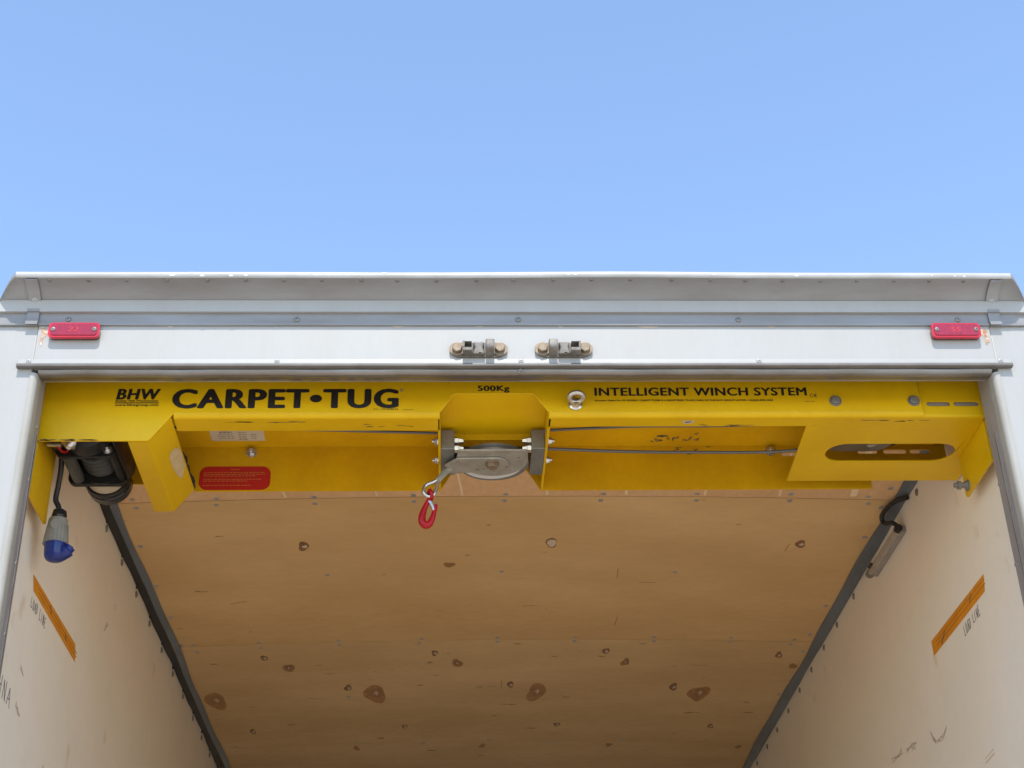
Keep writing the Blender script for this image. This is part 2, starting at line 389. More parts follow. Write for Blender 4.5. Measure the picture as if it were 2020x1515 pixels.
KNOTS = [(-0.637, 1.31, 0.018, 0.031, 1), (0.153, 1.307, 0.018, 0.031, 2), (0.954, 1.3, 0.018, 0.027, 1), (-0.864, 2.298, 0.013, 0.027, 1), (-0.782, 2.414, 0.02, 0.045, 3), (-0.229, 2.286, 0.013, 0.027, 1), (-0.144, 2.398, 0.019, 0.044, 3), (-0.573, 2.654, 0.014, 0.036, 1), (-0.466, 2.734, 0.045, 0.098, 4), (-1.099, 2.761, 0.044, 0.091, 4), (0.067, 2.644, 0.014, 0.035, 1), (0.177, 2.736, 0.04, 0.092, 4), (0.413, 2.276, 0.013, 0.032, 1), (0.498, 2.394, 0.016, 0.039, 3), (0.717, 2.669, 0.016, 0.042, 1), (0.833, 2.746, 0.039, 0.093, 4), (1.07, 2.298, 0.013, 0.033, 1), (1.146, 2.414, 0.015, 0.028, 5), (-1.001, 3.161, 0.012, 0.034, 1), (-0.363, 3.152, 0.012, 0.027, 1), (0.281, 3.148, 0.013, 0.028, 1), (0.937, 3.156, 0.013, 0.028, 1), (-0.581, 3.439, 0.013, 0.029, 5), (-0.03, 3.438, 0.013, 0.029, 5), (0.528, 3.431, 0.014, 0.029, 5), (1.103, 3.439, 0.011, 0.03, 5), (-0.174, 1.475, 0.018, 0.021, 5)]
for (x, y, rx, ry, t) in KNOTS:
    p = panel_at(y)
    if t == 1:
        MB().plate(blob(x, y, rx, ry), .0003, cfn(.0003)).build('knot', 'knot_dark', p)
        MB().plate(blob(x + rx * .25, y + ry * .1, rx * .42, ry * .38), .0003, cfn(.0008)).build('putty_spot', 'putty', p)
    elif t == 2:
        MB().plate(blob(x, y, rx * 1.08, ry * 1.08), .0003, cfn(.0003)).build('knot', 'knot_dark', p)
        MB().plate(blob(x + .001, y, rx * .86, ry * .84, j=.1), .0003, cfn(.0008)).build('putty_spot', 'putty', p)
    elif t == 3:
        MB().plate(blob(x, y, rx, ry), .0003, cfn(.0003)).build('knot', 'stain_wood', p)
        MB().plate(blob(x, y - ry * .1, rx * .6, ry * .45), .0003, cfn(.0008)).build('knot_heart', 'knot_dark', p)
        MB().plate(blob(x, y - ry * .1, rx * .2, ry * .2), .0003, cfn(.0013)).build('putty_spot', 'putty', p)
    elif t == 4:
        MB().plate(blob(x - .004, y, rx, ry, 26), .0003, cfn(.0003)).build('varnish_stain', 'stain_pale', p)
        MB().plate(blob(x, y - ry * .1, rx * .62, ry * .62, 22), .0003, cfn(.0008)).build('knot', 'stain_wood', p)
        MB().plate(blob(x, y - ry * .15, .012, .008, 12), .0003, cfn(.0013)).plate(blob(x + .002, y - ry * .15, .0045, .03, 12), .0003, cfn(.0018)).build('putty_spot', 'putty', p)
    else:
        MB().plate(blob(x, y, rx, ry), .0003, cfn(.0003)).build('knot', 'stain_wood', p)
# pale joints across the first sheet, running away from the door
for (xa, ya, xb, yb, wd) in ((-0.70, 0.62, -0.661, 0.967, .007), (-0.43, 0.6, -0.389, 0.967, .007), (-0.172, 0.6, -0.134, 0.967, .006), (0.10, 0.6, 0.12, 0.967, .008), (0.335, 0.6, 0.358, 0.965, .008), (0.575, 0.6, 0.596, 0.965, .007), (0.80, 0.6, 0.822, 0.965, .007), (1.02, 0.6, 1.044, 0.965, .02)):
    ribbon([(xa, ya), (xb, yb - wd)], wd, cfn(.0003)).build('pale_strip', 'pale_strip', panels[0])
# thin scratches on the sheets
for k in range(9):
    x = random.uniform(-1.0, 1.05); y = random.uniform(1.05, 3.3); a = random.choice((0, 0, 1)) ; ln = random.uniform(.02, .07)
    dx, dy = (ln, random.uniform(-.02, .02)) if a == 0 else (random.uniform(-.004, .004), ln * 1.6)
    if abs(y - 2.158) < .12: continue
    ribbon([(x, y), (x + dx * .5, y + dy * .6), (x + dx, y + dy)], .003, cfn(.0003)).build('scratch', 'stain_wood', panel_at(y))

# corner coving between walls and ceiling
for s in (-1, 1):
    rnd = random.Random(3 + s)
    ph = [rnd.uniform(0, 6) for _ in range(4)]
    def wob(v, s=s, ph=ph):
        k = .0035 * math.sin(v.y * 4.1 + ph[0]) + .0025 * math.sin(v.y * 9.7 + ph[1])
        return Vector((v.x - s * k, v.y, v.z - abs(k) * .4))
    if s > 0:
        prof = [(1.1985, ZC - .018), (1.196, ZC - .0135), (1.188, ZC - .0075), (1.178, ZC - .004), (1.167, ZC - .002)]
        cv = MB().sweep(prof, .14, L_BOX - .003, 'y', th=-.0035, nseg=90, warp=wob).build('corner_coving', 'cove_grey', truck, smooth=60)
        cv['label'] = 'grey plastic coving along the right wall and ceiling corner'
    else:
        prof = [(-1.178, ZC - .011), (-1.171, ZC - .0035), (-1.157, ZC - .0015)]
        cv = MB().sweep(prof, .14, L_BOX - .003, 'y', th=.003, nseg=90, warp=wob).build('corner_coving', 'cove_grey', truck, smooth=60)
        cv['label'] = 'grey plastic coving along the left wall and ceiling corner'
        def wob2(v):
            k = .0035 * math.sin(v.y * 8.5 + 1) + .002 * math.sin(v.y * 23)
            return Vector((v.x, v.y, v.z + (k if v.z < ZC - .019 else 0)))
        prof = [(-1.1985, ZC - .026), (-1.193, ZC - .0235), (-1.184, ZC - .016), (-1.1785, ZC - .012)]
        MB().sweep(prof, .14, L_BOX - .003, 'y', th=.003, nseg=160, warp=wob2).build('shadow_gap_strip', 'rubber_black', truck, smooth=60)  # dark strip standing in for the shadow gap beside the coving
RL = [(1.044, 3.618), (1.292, 3.618), (1.546, 3.617), (1.8, 3.616), (2.055, 3.617), (2.305, 3.618), (2.554, 3.617), (2.818, 3.618), (3.066, 3.617), (3.307, 3.618), (3.56, 3.618), (3.81, 3.618)]
RR = [(0.83, 3.622), (1.637, 3.63), (1.896, 3.63), (2.116, 3.628), (2.342, 3.625), (2.568, 3.623), (2.802, 3.618), (3.046, 3.617), (3.282, 3.619), (3.53, 3.619), (3.78, 3.619)]
for (y, z) in RL: inst(RIVET_L, 'rivet', (-1.1999, y, z), walls[-1], rot=toward((1, 0, 0)))
for (y, z) in RR: inst(RIVET_L, 'rivet', (1.1999, y, z), walls[1], rot=toward((-1, 0, 0)))
# sealant drips under the left shadow gap strip
for (y, z) in RL: 
    MB().tube([(-1.1975, y - .012, ZC - .022), (-1.197, y - .011, ZC - .030), (-1.1985, y - .010, ZC - .034)], [.005, .0035, .001], 6).build('sealant_drip', 'rubber_black', walls[-1])

# orange tape, hand lettering and scuffs on the walls
def wall_fn(s, off): return lambda u, v, d: Vector((s * (1.2 - off - d), u, v))
MB().plate([(0.375, 3.181), (0.396, 3.146), (0.880, 3.139), (0.862, 3.183)], .0004, wall_fn(-1, .0004)).build('tape_strip', 'orange_tape', walls[-1])
MB().plate([(0.437, 3.192), (0.452, 3.150), (0.925, 3.152), (0.928, 3.197)], .0004, wall_fn(1, .0004)).build('tape_strip', 'orange_tape', walls[1])
for s, zz in ((-1, (3.157, 3.168)), (1, (3.165, 3.178))):
    for z in zz:
        ribbon([(.44, z + .002), (.885, z - (.002 if s < 0 else -.003))], .0028, wall_fn(s, .0009)).build('tape_crease', 'orange_line', walls[s])
for s, (y, z) in ((-1, (.56, 3.166)), (-1, (.74, 3.16)), (1, (.55, 3.176)), (1, (.80, 3.172)), (1, (.82, 3.162))):
    ribbon([(y, z + .007), (y + .012, z), (y + .02, z - .006)], .004, wall_fn(s, .0014)).build('pen_mark', 'marker_ink', walls[s])
STROKES = {'L': [[(0, 1), (.05, 0), (.7, .05)]], 'O': [[(.3, 1), (0, .6), (.1, .05), (.5, 0), (.65, .5), (.3, 1)]],
           'A': [[(0, 0), (.35, 1), (.7, 0)], [(.15, .4), (.6, .42)]], 'D': [[(0, 0), (.05, 1), (.5, .8), (.6, .3), (.05, 0)]],
           'I': [[(.2, 1), (.2, 0)]], 'N': [[(0, 0), (.05, 1), (.55, 0), (.6, 1)]], 'E': [[(.6, 1), (.05, .95), (0, 0), (.6, .05)], [(.05, .5), (.45, .52)]],
           'H': [[(0, 1), (.05, 0)], [(.6, 1), (.55, 0)], [(.03, .5), (.57, .5)]]}
def hand(body, s, u0, u1, z0, z1, h, wd=.0028):
    """felt pen capitals along a side wall; u is the depth into the truck, reading direction from u0 to u1"""
    b = MB(); n = len(body)
    for i, ch in enumerate(body):
        if ch == ' ': continue
        for st in STROKES[ch]:
            pts = []
            for (a, c) in st:
                t = (i + a * .9 + random.uniform(-.05, .05)) / n
                pts.append((u0 + (u1 - u0) * t, z0 + (z1 - z0) * t + (c + random.uniform(-.06, .06)) * h))
            ribbon(pts, wd, wall_fn(s, .0004), b=b)
    return b.build('hand_lettering', 'marker_ink', walls[s])
hand('LOAD LINE', -1, 0.392, 0.548, 3.103, 3.104, .026, .0022)
hand('LOAD LINE', 1, 0.650, 0.507, 3.107, 3.112, .026, .0022)
hand('HNA', -1, 0.232, 0.352, 2.832, 2.826, .045, .0028)
for s, pts, wd in ((1, [(1.063, 2.974), (1.05, 2.955), (1.03, 2.938)], .009), (1, [(1.02, 2.936), (.981, 2.93), (.96, 2.934), (.924, 2.942)], .006),
                   (1, [(1.312, 2.999), (1.26, 2.998), (1.217, 2.993)], .008), (1, [(1.27, 2.985), (1.23, 2.978)], .004), (1, [(1.48, 3.019), (1.40, 3.01), (1.36, 3.012)], .005),
                   (-1, [(1.206, 3.381), (1.19, 3.365), (1.177, 3.35)], .006), (-1, [(1.286, 3.464), (1.27, 3.458)], .004), (-1, [(.388, 2.853), (.411, 2.845), (.43, 2.838)], .004),
                   (-1, [(.38, 2.945), (.41, 2.93)], .003), (-1, [(.70, 2.80), (.73, 2.78)], .003), (1, [(1.9, 3.02), (1.94, 3.0)], .003), (1, [(1.2, 2.87), (1.205, 2.84)], .003), (1, [(.95, 2.80), (.955, 2.76)], .003)):
    b = MB()
    for k in range(3):
        o = [(p[0] + random.uniform(-.006, .006), p[1] + random.uniform(-.008, .008)) for p in pts]
        ribbon(o, wd * random.uniform(.25, .5), wall_fn(s, .0004 + .0004 * k), b=b)
    b.build('scuff_mark', 'scuff', walls[s])

for s in (-1, 1):
    for k in range(9):
        b = MB(); y = random.uniform(.5, 2.6); z = random.uniform(2.5, 2.86); ln = random.uniform(.03, .12); sl = random.uniform(-.4, .4)
        for q in range(3):
            o = random.uniform(-.01, .01); ribbon([(y, z + o), (y + ln * .5, z + o + ln * sl * .4), (y + ln, z + o + ln * sl)], random.uniform(.0012, .003), wall_fn(s, .0004 + .0004 * q), b=b)
        b.build('rub_mark', 'rub', walls[s])
# ---------------------------------------------------------------- rear frame
for s in (-1, 1):
    # post: flat white face with a rounded inner edge, aluminium return running inwards
    pr = [(s * 1.272, .002), (s * 1.178, .002)]
    MB().sweep([(s * 1.272, .06), (s * 1.272, .002), (s * 1.1655, .002), (s * 1.1655, .06)], 1.0, 3.731, 'z', close=True).build('rear_post', 'white_paint', truck, bevel=.003)
    e = [(s * 1.168, -.001)] + [(s * (1.163 - .0125 * math.sin(R(a))), -.001 + .0125 * (1 - math.cos(R(a)))) for a in range(0, 91, 15)] + [(s * 1.1505, .034)]
    MB().sweep(e, 1.115, 3.536, 'z', th=.003 * (-s)).build('post_edge_trim', 'cream_trim', truck, smooth=50)
    yr = .108 if s > 0 else .082
    x0, x1 = sorted((s * 1.151, s * 1.199))
    MB().box((x0, .036, 1.115), (x1, yr, 3.60)).build('post_return', 'aluminium', truck, bevel=.003)
    xa, xb = sorted((s * 1.1485, s * 1.1506))
    MB().box((xa, .058, 1.115), (xb, .064, 3.40)).build('post_rib', 'galvanised', truck)
    for z in (3.42, 3.28, 3.07, 2.9):
        inst(RIVET_D, 'rivet', (s * 1.1512, .1 if s > 0 else .06, z), truck, rot=toward((-s, 0, 0)))
MB().box((-1.1648, 0.0, 3.548), (1.1648, .05, 3.70)).build('header_panel', 'white_paint', truck)
hp = bpy.data.objects['header_panel']
# lower trim of the header: flat flange with a rolled nose
prof = [(-.0035, 3.5715), (-.0045, 3.558), (-.008, 3.5565), (-.0118, 3.5552)]
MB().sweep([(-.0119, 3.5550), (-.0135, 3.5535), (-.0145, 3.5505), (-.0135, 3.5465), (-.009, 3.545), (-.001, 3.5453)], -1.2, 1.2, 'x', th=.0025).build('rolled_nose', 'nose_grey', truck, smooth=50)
MB().sweep(prof, -1.2, 1.2, 'x', th=.0025).build('drip_rail', 'white_paint', truck, smooth=50)
dr = bpy.data.objects['drip_rail']
for x in (-1.175, -.586, 0.0, .579, 1.175): inst(RIVET_W, 'rivet', (x, -.0042, 3.5645), dr, rot=FRONT)
# galvanised roller edge and soffit under it
prof = [(-.0006, 3.5449)] + [(.012 - .0126 * math.cos(R(a)), 3.5425 - .0095 * math.sin(R(a))) for a in range(0, 91, 12)] + [(.022, 3.5332), (.026, 3.5362), (.046, 3.5395)]
MB().sweep(prof, -1.15, 1.15, 'x', th=.002, nseg=60, warp=lambda v: Vector((v.x, v.y, v.z + .0006 * math.sin(v.x * 17) + .0005 * math.sin(v.x * 41)))).build('roller_edge', 'galvanised', truck, smooth=60)
MB().box((-1.15, .0465, 3.5405), (1.15, .052, 3.5478)).build('header_back', 'aluminium', truck)
inst(RIVET_G, 'screw', (-.002, .0005, 3.5385), truck, rot=toward((0, -.8, -.6)))
# hood: flange, bead and forward curling cove, in one long moulding and two corner pieces
HOOD = [(-.0008, 3.6665), (-.0058, 3.6672), (-.0064, 3.6725), (-.0036, 3.6738), (-.0034, 3.701), (-.0085, 3.7035), (-.0085, 3.708), (-.0042, 3.7125), (-.0040, 3.728)]
cove = [(-.0048, 3.7315), (-.0085, 3.7372), (-.0160, 3.7440), (-.027, 3.7508), (-.040, 3.7568), (-.053, 3.7607), (-.064, 3.7624)]
lipp = [(-.0688, 3.7629), (-.0715, 3.7650), (-.072, 3.7705), (-.0715, 3.7765), (-.0688, 3.7788), (-.062, 3.7794), (.004, 3.7798)]
def hwarp(v):
    return Vector((v.x, v.y, v.z + (.0012 * math.sin(v.x * 2.6 + .4) + .0006 * math.sin(v.x * 7.1) + .0015 * math.exp(-((v.x - .25) / .2) ** 2)) * (1 if v.z > 3.735 else 0)))
hood = MB().sweep(HOOD + cove + lipp, -1.168, 1.168, 'x', close=True, nseg=70, warp=hwarp).build('rain_hood', 'white_hood_shaded', truck, smooth=35)
hood['label'] = 'white curved rain hood moulding above the doorway'
for s in (-1, 1):
    b = MB(); rings = []; N = 14
    full = HOOD + cove + lipp
    for k in range(N + 1):
        t = k / N; x = s * (1.1695 + .098 * t); e = max(0, (t - .5) / .5)
        q = 1 - .9 * e ** 1.3
        ring = []
        for (y, z) in full:
            yy = -.004 + (y + .004) * (q if z > 3.7285 else 1)
            zz = z if z < 3.7285 else z - .042 * e ** 1.2 * ((z - 3.7285) / .045)
            ring.append(b.bm.verts.new((x, yy, zz)))
        rings.append(ring)
    n = len(full)
    for k in range(N):
        for i in range(n):
            j = (i + 1) % n; b.bm.faces.new((rings[k][i], rings[k][j], rings[k + 1][j], rings[k + 1][i]))
    b.bm.faces.new(rings[0]); b.bm.faces.new(rings[-1])
    hc = b.build('hood_corner', 'white_hood_shaded', truck, smooth=35)
    # cover strip over the joint
    prof = [(y - .0035, z - (.003 if z > 3.735 else 0)) for (y, z) in HOOD[1:] + cove]
    prof[0] = (-.0112, 3.6655); prof[1] = (-.0118, 3.6735)
    x0, x1 = sorted((s * 1.1665, s * 1.1955))
    cs = MB().sweep(prof, x0, x1, 'x', th=.002).build('joint_cover', 'white_hood_shaded', truck, smooth=35)
    inst(RIVET_W, 'rivet', (s * 1.181, -.0135, 3.7345), cs, rot=toward((0, -.8, -.6)))
    inst(RIVET_D, 'screw', (s * 1.180, -.030, 3.7490), cs, rot=toward((0, -.4, -.9)))
for x in [-1.139, -1.045, -0.954, -0.857, -0.759, -0.667, -0.575, -0.483, -0.387, -0.3, -0.204, -0.106, -0.016, 0.082, 0.176, 0.272, 0.374, 0.469, 0.556, 0.649, 0.743, 0.834, 0.927, 1.015, 1.101]:
    inst(RIVET_D, 'screw', (x, -.060, hwarp(Vector((x, -.07, 3.7618))).z + .0005), hood, rot=toward((0, -.15, -1)))
MB().sweep([(a - .0009 if a < -.06 else a, b + (.0009 if b > 3.768 else -.0002)) for a, b in lipp[:-1]], -1.2175, 1.2175, 'x', th=-.0007, nseg=70, warp=hwarp).build('lip_capping', 'lip_white_lit', hood, smooth=50)
for x in (-1.096, -0.545, -0.004, 0.54, 1.089):
    inst(RIVET_G, 'screw', (x, -.0034, 3.684), hood, rot=FRONT)
# chipped paint along the lip
for k in range(22):
    x = random.choice((random.uniform(-.8, -.4), random.uniform(-1.1, 1.15)))
    z = 3.771 + .0012 * math.sin(x * 2.6 + .4) + random.uniform(-.004, .005)
    MB().plate(blob(x, z, random.uniform(.002, .008), .0022, 9), .0003, XZ(-.0734)).build('paint_chip', 'nylon_white', hood)
# rust and sealant stains beside the lamps
for s in (-1, 1):
    cx = s * 1.150
    MB().plate(blob(cx, 3.648, .009, .013, 16, .3), .0003, XZ(-.0007)).build('rust_stain', 'rust', hp)
    MB().plate(blob(cx + s * .004, 3.628, .004, .014, 12, .4), .0003, XZ(-.0012)).build('rust_stain', 'rust', hp)
for (x, l) in ((.32, .06), (-.10, .02), (.10, .015), (-.85, .015), (.62, .02), (-.3, .03)):
    MB().plate(blob(x, 3.6655, l / 2, .003, 14, .3), .0003, XZ(-.0007)).build('sealant_smear', 'scuff', hp)
# roof marker lamps
for s, t, xx in ((-1, '22', -1.0755), (1, '55', 1.0755)):
    la = MB().plate(rrect(xx - .059, xx + .059, 3.627, 3.666, .009), .0085, XZ(-.0087)).build('marker_lamp', 'lamp_base', truck, bevel=.001)
    la['label'] = 'red marker lamp below the hood at the %s end of the header' % ('left' if s < 0 else 'right')
    MB().plate(rrect(xx - .061, xx + .061, 3.6255, 3.667, .010), .0095, XZ(-.0165)).build('lens_rim', 'red_lens_edge', la, bevel=.003, seg=3)
    MB().plate(rrect(xx - .055, xx + .055, 3.631, 3.6625, .007), .003, XZ(-.0185)).build('lens', 'red_lens', la, bevel=.0012)
    for k in (-1, 1): inst(RIVET_G, 'screw', (xx + k * .049, -.0184, 3.647), la, rot=FRONT, scale=(.8, .8, .8))
    text('embossing', t, xx - .016, xx + .012, 3.640, .014, -.0186, 'red_bright', la, bold=.02, shear=.2, th=.0012)
# door lock keepers
for s, xx in ((-1, -.102), (1, .105)):
    k = MB().plate(stadium(xx - .066, xx + .066, 3.576, 3.617), .005, XZ(-.0055)).build('lock_keeper', 'cast_white', truck, bevel=.001)
    k['label'] = 'cast steel door lock keeper, %s of the pair on the header' % ('left' if s < 0 else 'right')
    for d in (-.052, .051): inst(BOLT_BRASS, 'bolt', (xx + d, -.0054, 3.597), k, rot=FRONT)
    xi, xo = xx - s * .027, xx + s * .027          # tall horn towards the middle, socket outside
    MB().plate([(-.0056, 3.577), (-.030, 3.579), (-.036, 3.583), (-.038, 3.589), (-.034, 3.609), (-.030, 3.6125), (-.016, 3.611), (-.0056, 3.606)], .021, YZ(xi - .0105)).build('horn', 'cast_white', k, bevel=.002)
    so = MB()
    so.box((xo - .012, -.034, 3.578), (xo + .012, -.0056, 3.587)); so.box((xo - .012, -.034, 3.5872), (xo - .007, -.0056, 3.6053)) if s < 0 else so.box((xo + .007, -.034, 3.5872), (xo + .012, -.0056, 3.6053))
    so.box((xo - .012, -.034, 3.6092), (xo + .012, -.0056, 3.613)) if False else None
    so.plate([(-.0056, 3.6055), (-.030, 3.6055), (-.026, 3.6085), (-.0056, 3.6085)], .020, YZ(xo - .010))
    so.build('socket', 'cast_white', k, bevel=.0012)
    sad = [(xx + .016 * math.cos(R(a)), 3.6005 + .016 * math.sin(R(a))) for a in range(0, 181, 15)]
    MB().plate([(xx - .016, 3.578), (xx + .016, 3.578), (xx + .013, 3.586), (xx + .010, 3.597), (xx + .014, 3.611), (xx - .014, 3.611), (xx - .010, 3.597), (xx - .013, 3.586)], .013, XZ(-.0187)).build('saddle', 'cast_white', k, bevel=.003)

# interior strip lamp on the right, with its cable
lamp = thing('strip_lamp', (1.17, 1.15, 3.55), 'short clear tube lamp below the right ceiling corner with looped black cable', 'lamp')
def bar(name, material, parent, A, B, wy, hz, **kw):
    A, B = Vector(A), Vector(B); return MB().plate([(A.y, A.z - hz), (B.y, B.z - hz), (B.y, B.z + hz), (A.y, A.z + hz)], wy, YZ(A.x)).build(name, material, parent, **kw)
bar('base', 'aluminium', lamp, (1.181, .985, 3.577), (1.181, 1.335, 3.583), .018, .011, bevel=.002)
MB().tube([(1.178, .995, 3.577), (1.178, 1.325, 3.583)], .0115, 14).build('tube_cover', 'clear_lens', lamp, smooth=40)
MB().tube([(1.176, 1.327, 3.583), (1.176, 1.343, 3.583)], .0135, 14).build('end_cap', 'steel_dull', lamp, smooth=40)
MB().tube([(1.176, .976, 3.577), (1.176, .993, 3.577)], .012, 14).build('end_cap', 'rubber_black', lamp, smooth=40)
MB().tube([(1.165, 1.27, 3.588), (1.165, 1.30, 3.589)], .005, 8).build('switch', 'lamp_base', lamp, smooth=40)
MB().tube(smooth_path([(1.175, .975, 3.577), (1.165, .99, 3.598), (1.150, 1.03, 3.618), (1.146, 1.02, 3.640), (1.162, .955, 3.648), (1.192, .90, 3.640)]), .0072, 10).build('cable', 'rubber_black', lamp, smooth=60)

# running gear, so that the body stands on the yard
for s in (-1, 1):
    MB().box((s * .45 - .04, .3, .72), (s * .45 + .04, L_BOX + 1.8, 1.0)).build('chassis_rail', 'chassis', truck)
    for y in (1.7, 6.9):
        wl = MB().lathe((s * .80, y, .47), (s, 0, 0), [(0, .28), (.0, .44), (.03, .47), (.25, .47), (.28, .44), (.28, .28)], 40).build('wheel', 'tyre', truck, smooth=40)
        MB().lathe((s * .82, y, .47), (s, 0, 0), [(0, .279), (.2, .279), (.19, .2), (.14, .12), (.2, .09), (.2, .02)], 32).build('rim', 'steel_dull', wl, smooth=40)
for y in (1.7, 6.9): MB().tube([(-.82, y, .47), (.82, y, .47)], .07, 12).build('axle', 'chassis', truck)
MB().box((-1.1, .05, .45), (1.1, .15, .58)).build('rear_bumper', 'chassis', truck)
for s in (-1, 1): MB().box((s * .45 - .05, .12, .5), (s * .45 + .05, .32, .99)).build('bumper_bracket', 'chassis', truck)
cab = MB().plate([(L_BOX + .12, .6), (L_BOX + 1.9, .6), (L_BOX + 1.95, 1.5), (L_BOX + 1.55, 2.6), (L_BOX + .12, 2.65)], 2.2, YZ(-1.1)).build('cab', 'white_paint', truck, bevel=.06)

# ================================================================== winch beam
YF, Z0, ZT, YR = 0.060, 3.448, 3.585, 0.462
beam = thing('winch_beam', (0, .26, Z0), 'yellow painted steel winch beam spanning the top of the doorway', 'winch beam')
fp = [(-1.142, 3.383), (-.886, 3.383), (-.880, 3.385), (-.832, 3.455), (-.826, 3.460), (-.193, 3.460), (-.193, 3.452), (-.159, 3.510), (-.155, 3.5125), (.031, 3.5125), (.036, 3.510), (.071, 3.452), (.071, 3.460), (.988, 3.460), (.982, ZT), (-1.142, ZT)]
fp = [p for i, p in enumerate(fp) if i not in (6, 11)]
front = MB().plate(fp, .005, XZ(YF)).build('front_plate', 'yellow_paint', beam, bevel=.0012)
def bend(x0, x1, y1, name='front_flange'):
    pr = [(YF + .0002, 3.4602)] + [(YF + .0122 - .012 * math.cos(R(a)), 3.460 - .012 * math.sin(R(a))) for a in range(0, 91, 10)] + [(y1, Z0)]
    return MB().sweep(pr, x0, x1, 'x', th=.005).build(name, 'yellow_paint', beam, smooth=30)
bend(-.829, -.1935, .130); bend(.0715, .709, .112); bend(.7092, .988, .1050)
# left bay: folded strap running back under the beam
MB().sweep([(-.931, 3.383), (-.886, 3.383), (-.878, 3.387), (-.834, 3.4475)], YF + .006, .452, 'y', th=.005).build('folded_strap', 'yellow_paint', beam, smooth=20)
fs = bpy.data.objects['folded_strap']
# torn sticker on the slope of the strap
def strap(u, v, d):   # u across (0 fold .. 1 top), v depth
    a = Vector((-.878, 0, 3.387)); b2 = Vector((-.834, 0, 3.4475)); p = a.lerp(b2, u); nn = Vector((.8, 0, -.59))
    return Vector((p.x, v, p.z)) + nn * (.0006 + d)
MB().plate([(.45, .205), (.62, .188), (.85, .195), (.93, .215), (.97, .25), (.92, .275), (.97, .30), (.86, .315), (.74, .335), (.66, .345), (.58, .33), (.5, .30), (.44, .255)], .0004, strap).build('torn_sticker', 'sticker_old', fs)
# ragged dark sealant along the strap edge
b = MB(); pts = [(.99 + random.uniform(-.03, .06), .235 + .012 * i) for i in range(18)]
b.plate([(1.0, .235)] + [(p[0] + .05 + .05 * (i / 18), p[1]) for i, p in enumerate(pts)] + [(1.0, .45)], .0012, strap); b.build('torn_edge', 'rubber_black', fs)
# right bay: bottom plate with slot
MB().plate([(.708, .1062), (1.142, .0665), (1.142, .296), (1.192, .296), (1.192, .417), (.716, .417)][:1] + [(.988, .1062), (.9885, .072), (1.140, .072), (1.140, .2945), (1.172, .2975), (1.172, .417), (.716, .417)], .005, XY(Z0),
           holes=[[(x, y) for x, y in stadium(.786, 1.118, .208, .306, 14)]]).build('bottom_plate', 'yellow_paint', beam, bevel=.001)
# top, rear
MB().box((-1.141, YF + .0055, ZT - .005), (1.14, YR - .0005, ZT)).build('top_plate', 'yellow_inner', beam)
tp = bpy.data.objects['top_plate']
rp = [(-.836, Z0), (-.193, Z0), (-.160, 3.506), (-.155, 3.5105), (.031, 3.5105), (.036, 3.506), (.071, Z0), (.955, Z0), (.955, 3.485), (1.170, 3.485), (1.170, ZT), (-1.139, ZT), (-1.139, 3.47), (-.836, 3.47)]
rear = MB().plate(rp, .006, XZ(YR), holes=[stadium(.722, .776, 3.548, 3.560), stadium(.93, .985, 3.5545, 3.5675), stadium(1.000, 1.064, 3.5545, 3.5675), stadium(1.072, 1.128, 3.5545, 3.5675)]).build('rear_plate', 'yellow_inner', beam)
# extension piece sliding inside the right end
MB().plate([(.96, 3.4535), (1.14, 3.4535), (1.14, ZT - .006), (.96, ZT - .006)], .004, XZ(YF + .0056), holes=[stadium(1.001, 1.059, 3.479, 3.491), stadium(1.068, 1.131, 3.479, 3.491)]).build('extension_plate', 'yellow_paint', beam, bevel=.0008)
MB().sweep([(YF + .0058, 3.4533), (YF + .0075, 3.4495), (.0715, 3.4482)], .9885, 1.14, 'x', th=.0035).build('extension_fold', 'yellow_paint', beam, smooth=30)
MB().box((.992, YF + .0135, 3.4745), (1.136, YF + .0165, 3.4955)).build('slot_backing', 'aluminium', beam)
# end brackets
MB().plate([(.059, 3.245), (.235, 3.245), (.235, ZT - .006), (.0665, ZT - .006), (.0665, 3.376), (.059, 3.376)], .008, YZ(-1.1505)).build('end_bracket', 'yellow_inner', beam, bevel=.001)
MB().plate([(.086, 3.335), (.294, 3.337), (.294, ZT - .006), (.086, ZT - .006)], .008, YZ(1.1402)).build('end_bracket', 'yellow_paint', beam, bevel=.001)
# fins at the middle opening, guide blocks, studs
for x, s in ((-.1975, -1), (.0705, 1)):
    MB().plate([(YF + .012, Z0), (YR - .001, Z0), (YR - .001, ZT - .006), (YF + .012, ZT - .006)], .006, YZ(x)).build('fin', 'yellow_paint', beam, bevel=.0008)
    gx = x + (.0065 if s < 0 else -.0345)
    MB().box((gx, .226, Z0 - .001), (gx + .034, .372, Z0 + .055)).build('guide_block', 'steel_block', beam, bevel=.0015)
    for (y, z) in ((.205, 3.458), (.305, 3.436 + .02)):
        inst(NUT_SMALL, 'bolt', (x if s < 0 else x + .006, y, z), beam, rot=toward((s, 0, 0)))
    for z in (3.474, 3.452):
        ix = gx + .0345 if s < 0 else gx - .0005
        MB().lathe((ix, .235, z), (-s, 0, 0), [(0, .0105), (.010, .0105), (.011, .009), (.022, .006)], 6).build('nut', 'zinc_bright', beam)
MB().box((-.156, .438, 3.5112), (-.112, .4615, 3.520)).build('stop_bar', 'black_satin', beam)
MB().box((-.012, .438, 3.5112), (.034, .4615, 3.520)).build('stop_bar', 'black_satin', beam)
MB().sweep([(YF + .0056, 3.5130), (.262, 3.5130), (.266, 3.511), (.267, 3.494)], -.1908, .0700, 'x', th=.004).build('cover_plate', 'yellow_paint', beam, smooth=30)
for x in (-.694, .693): inst(NUT_ZINC, 'bolt', (x, YR, 3.571 - .008), beam, rot=FRONT)
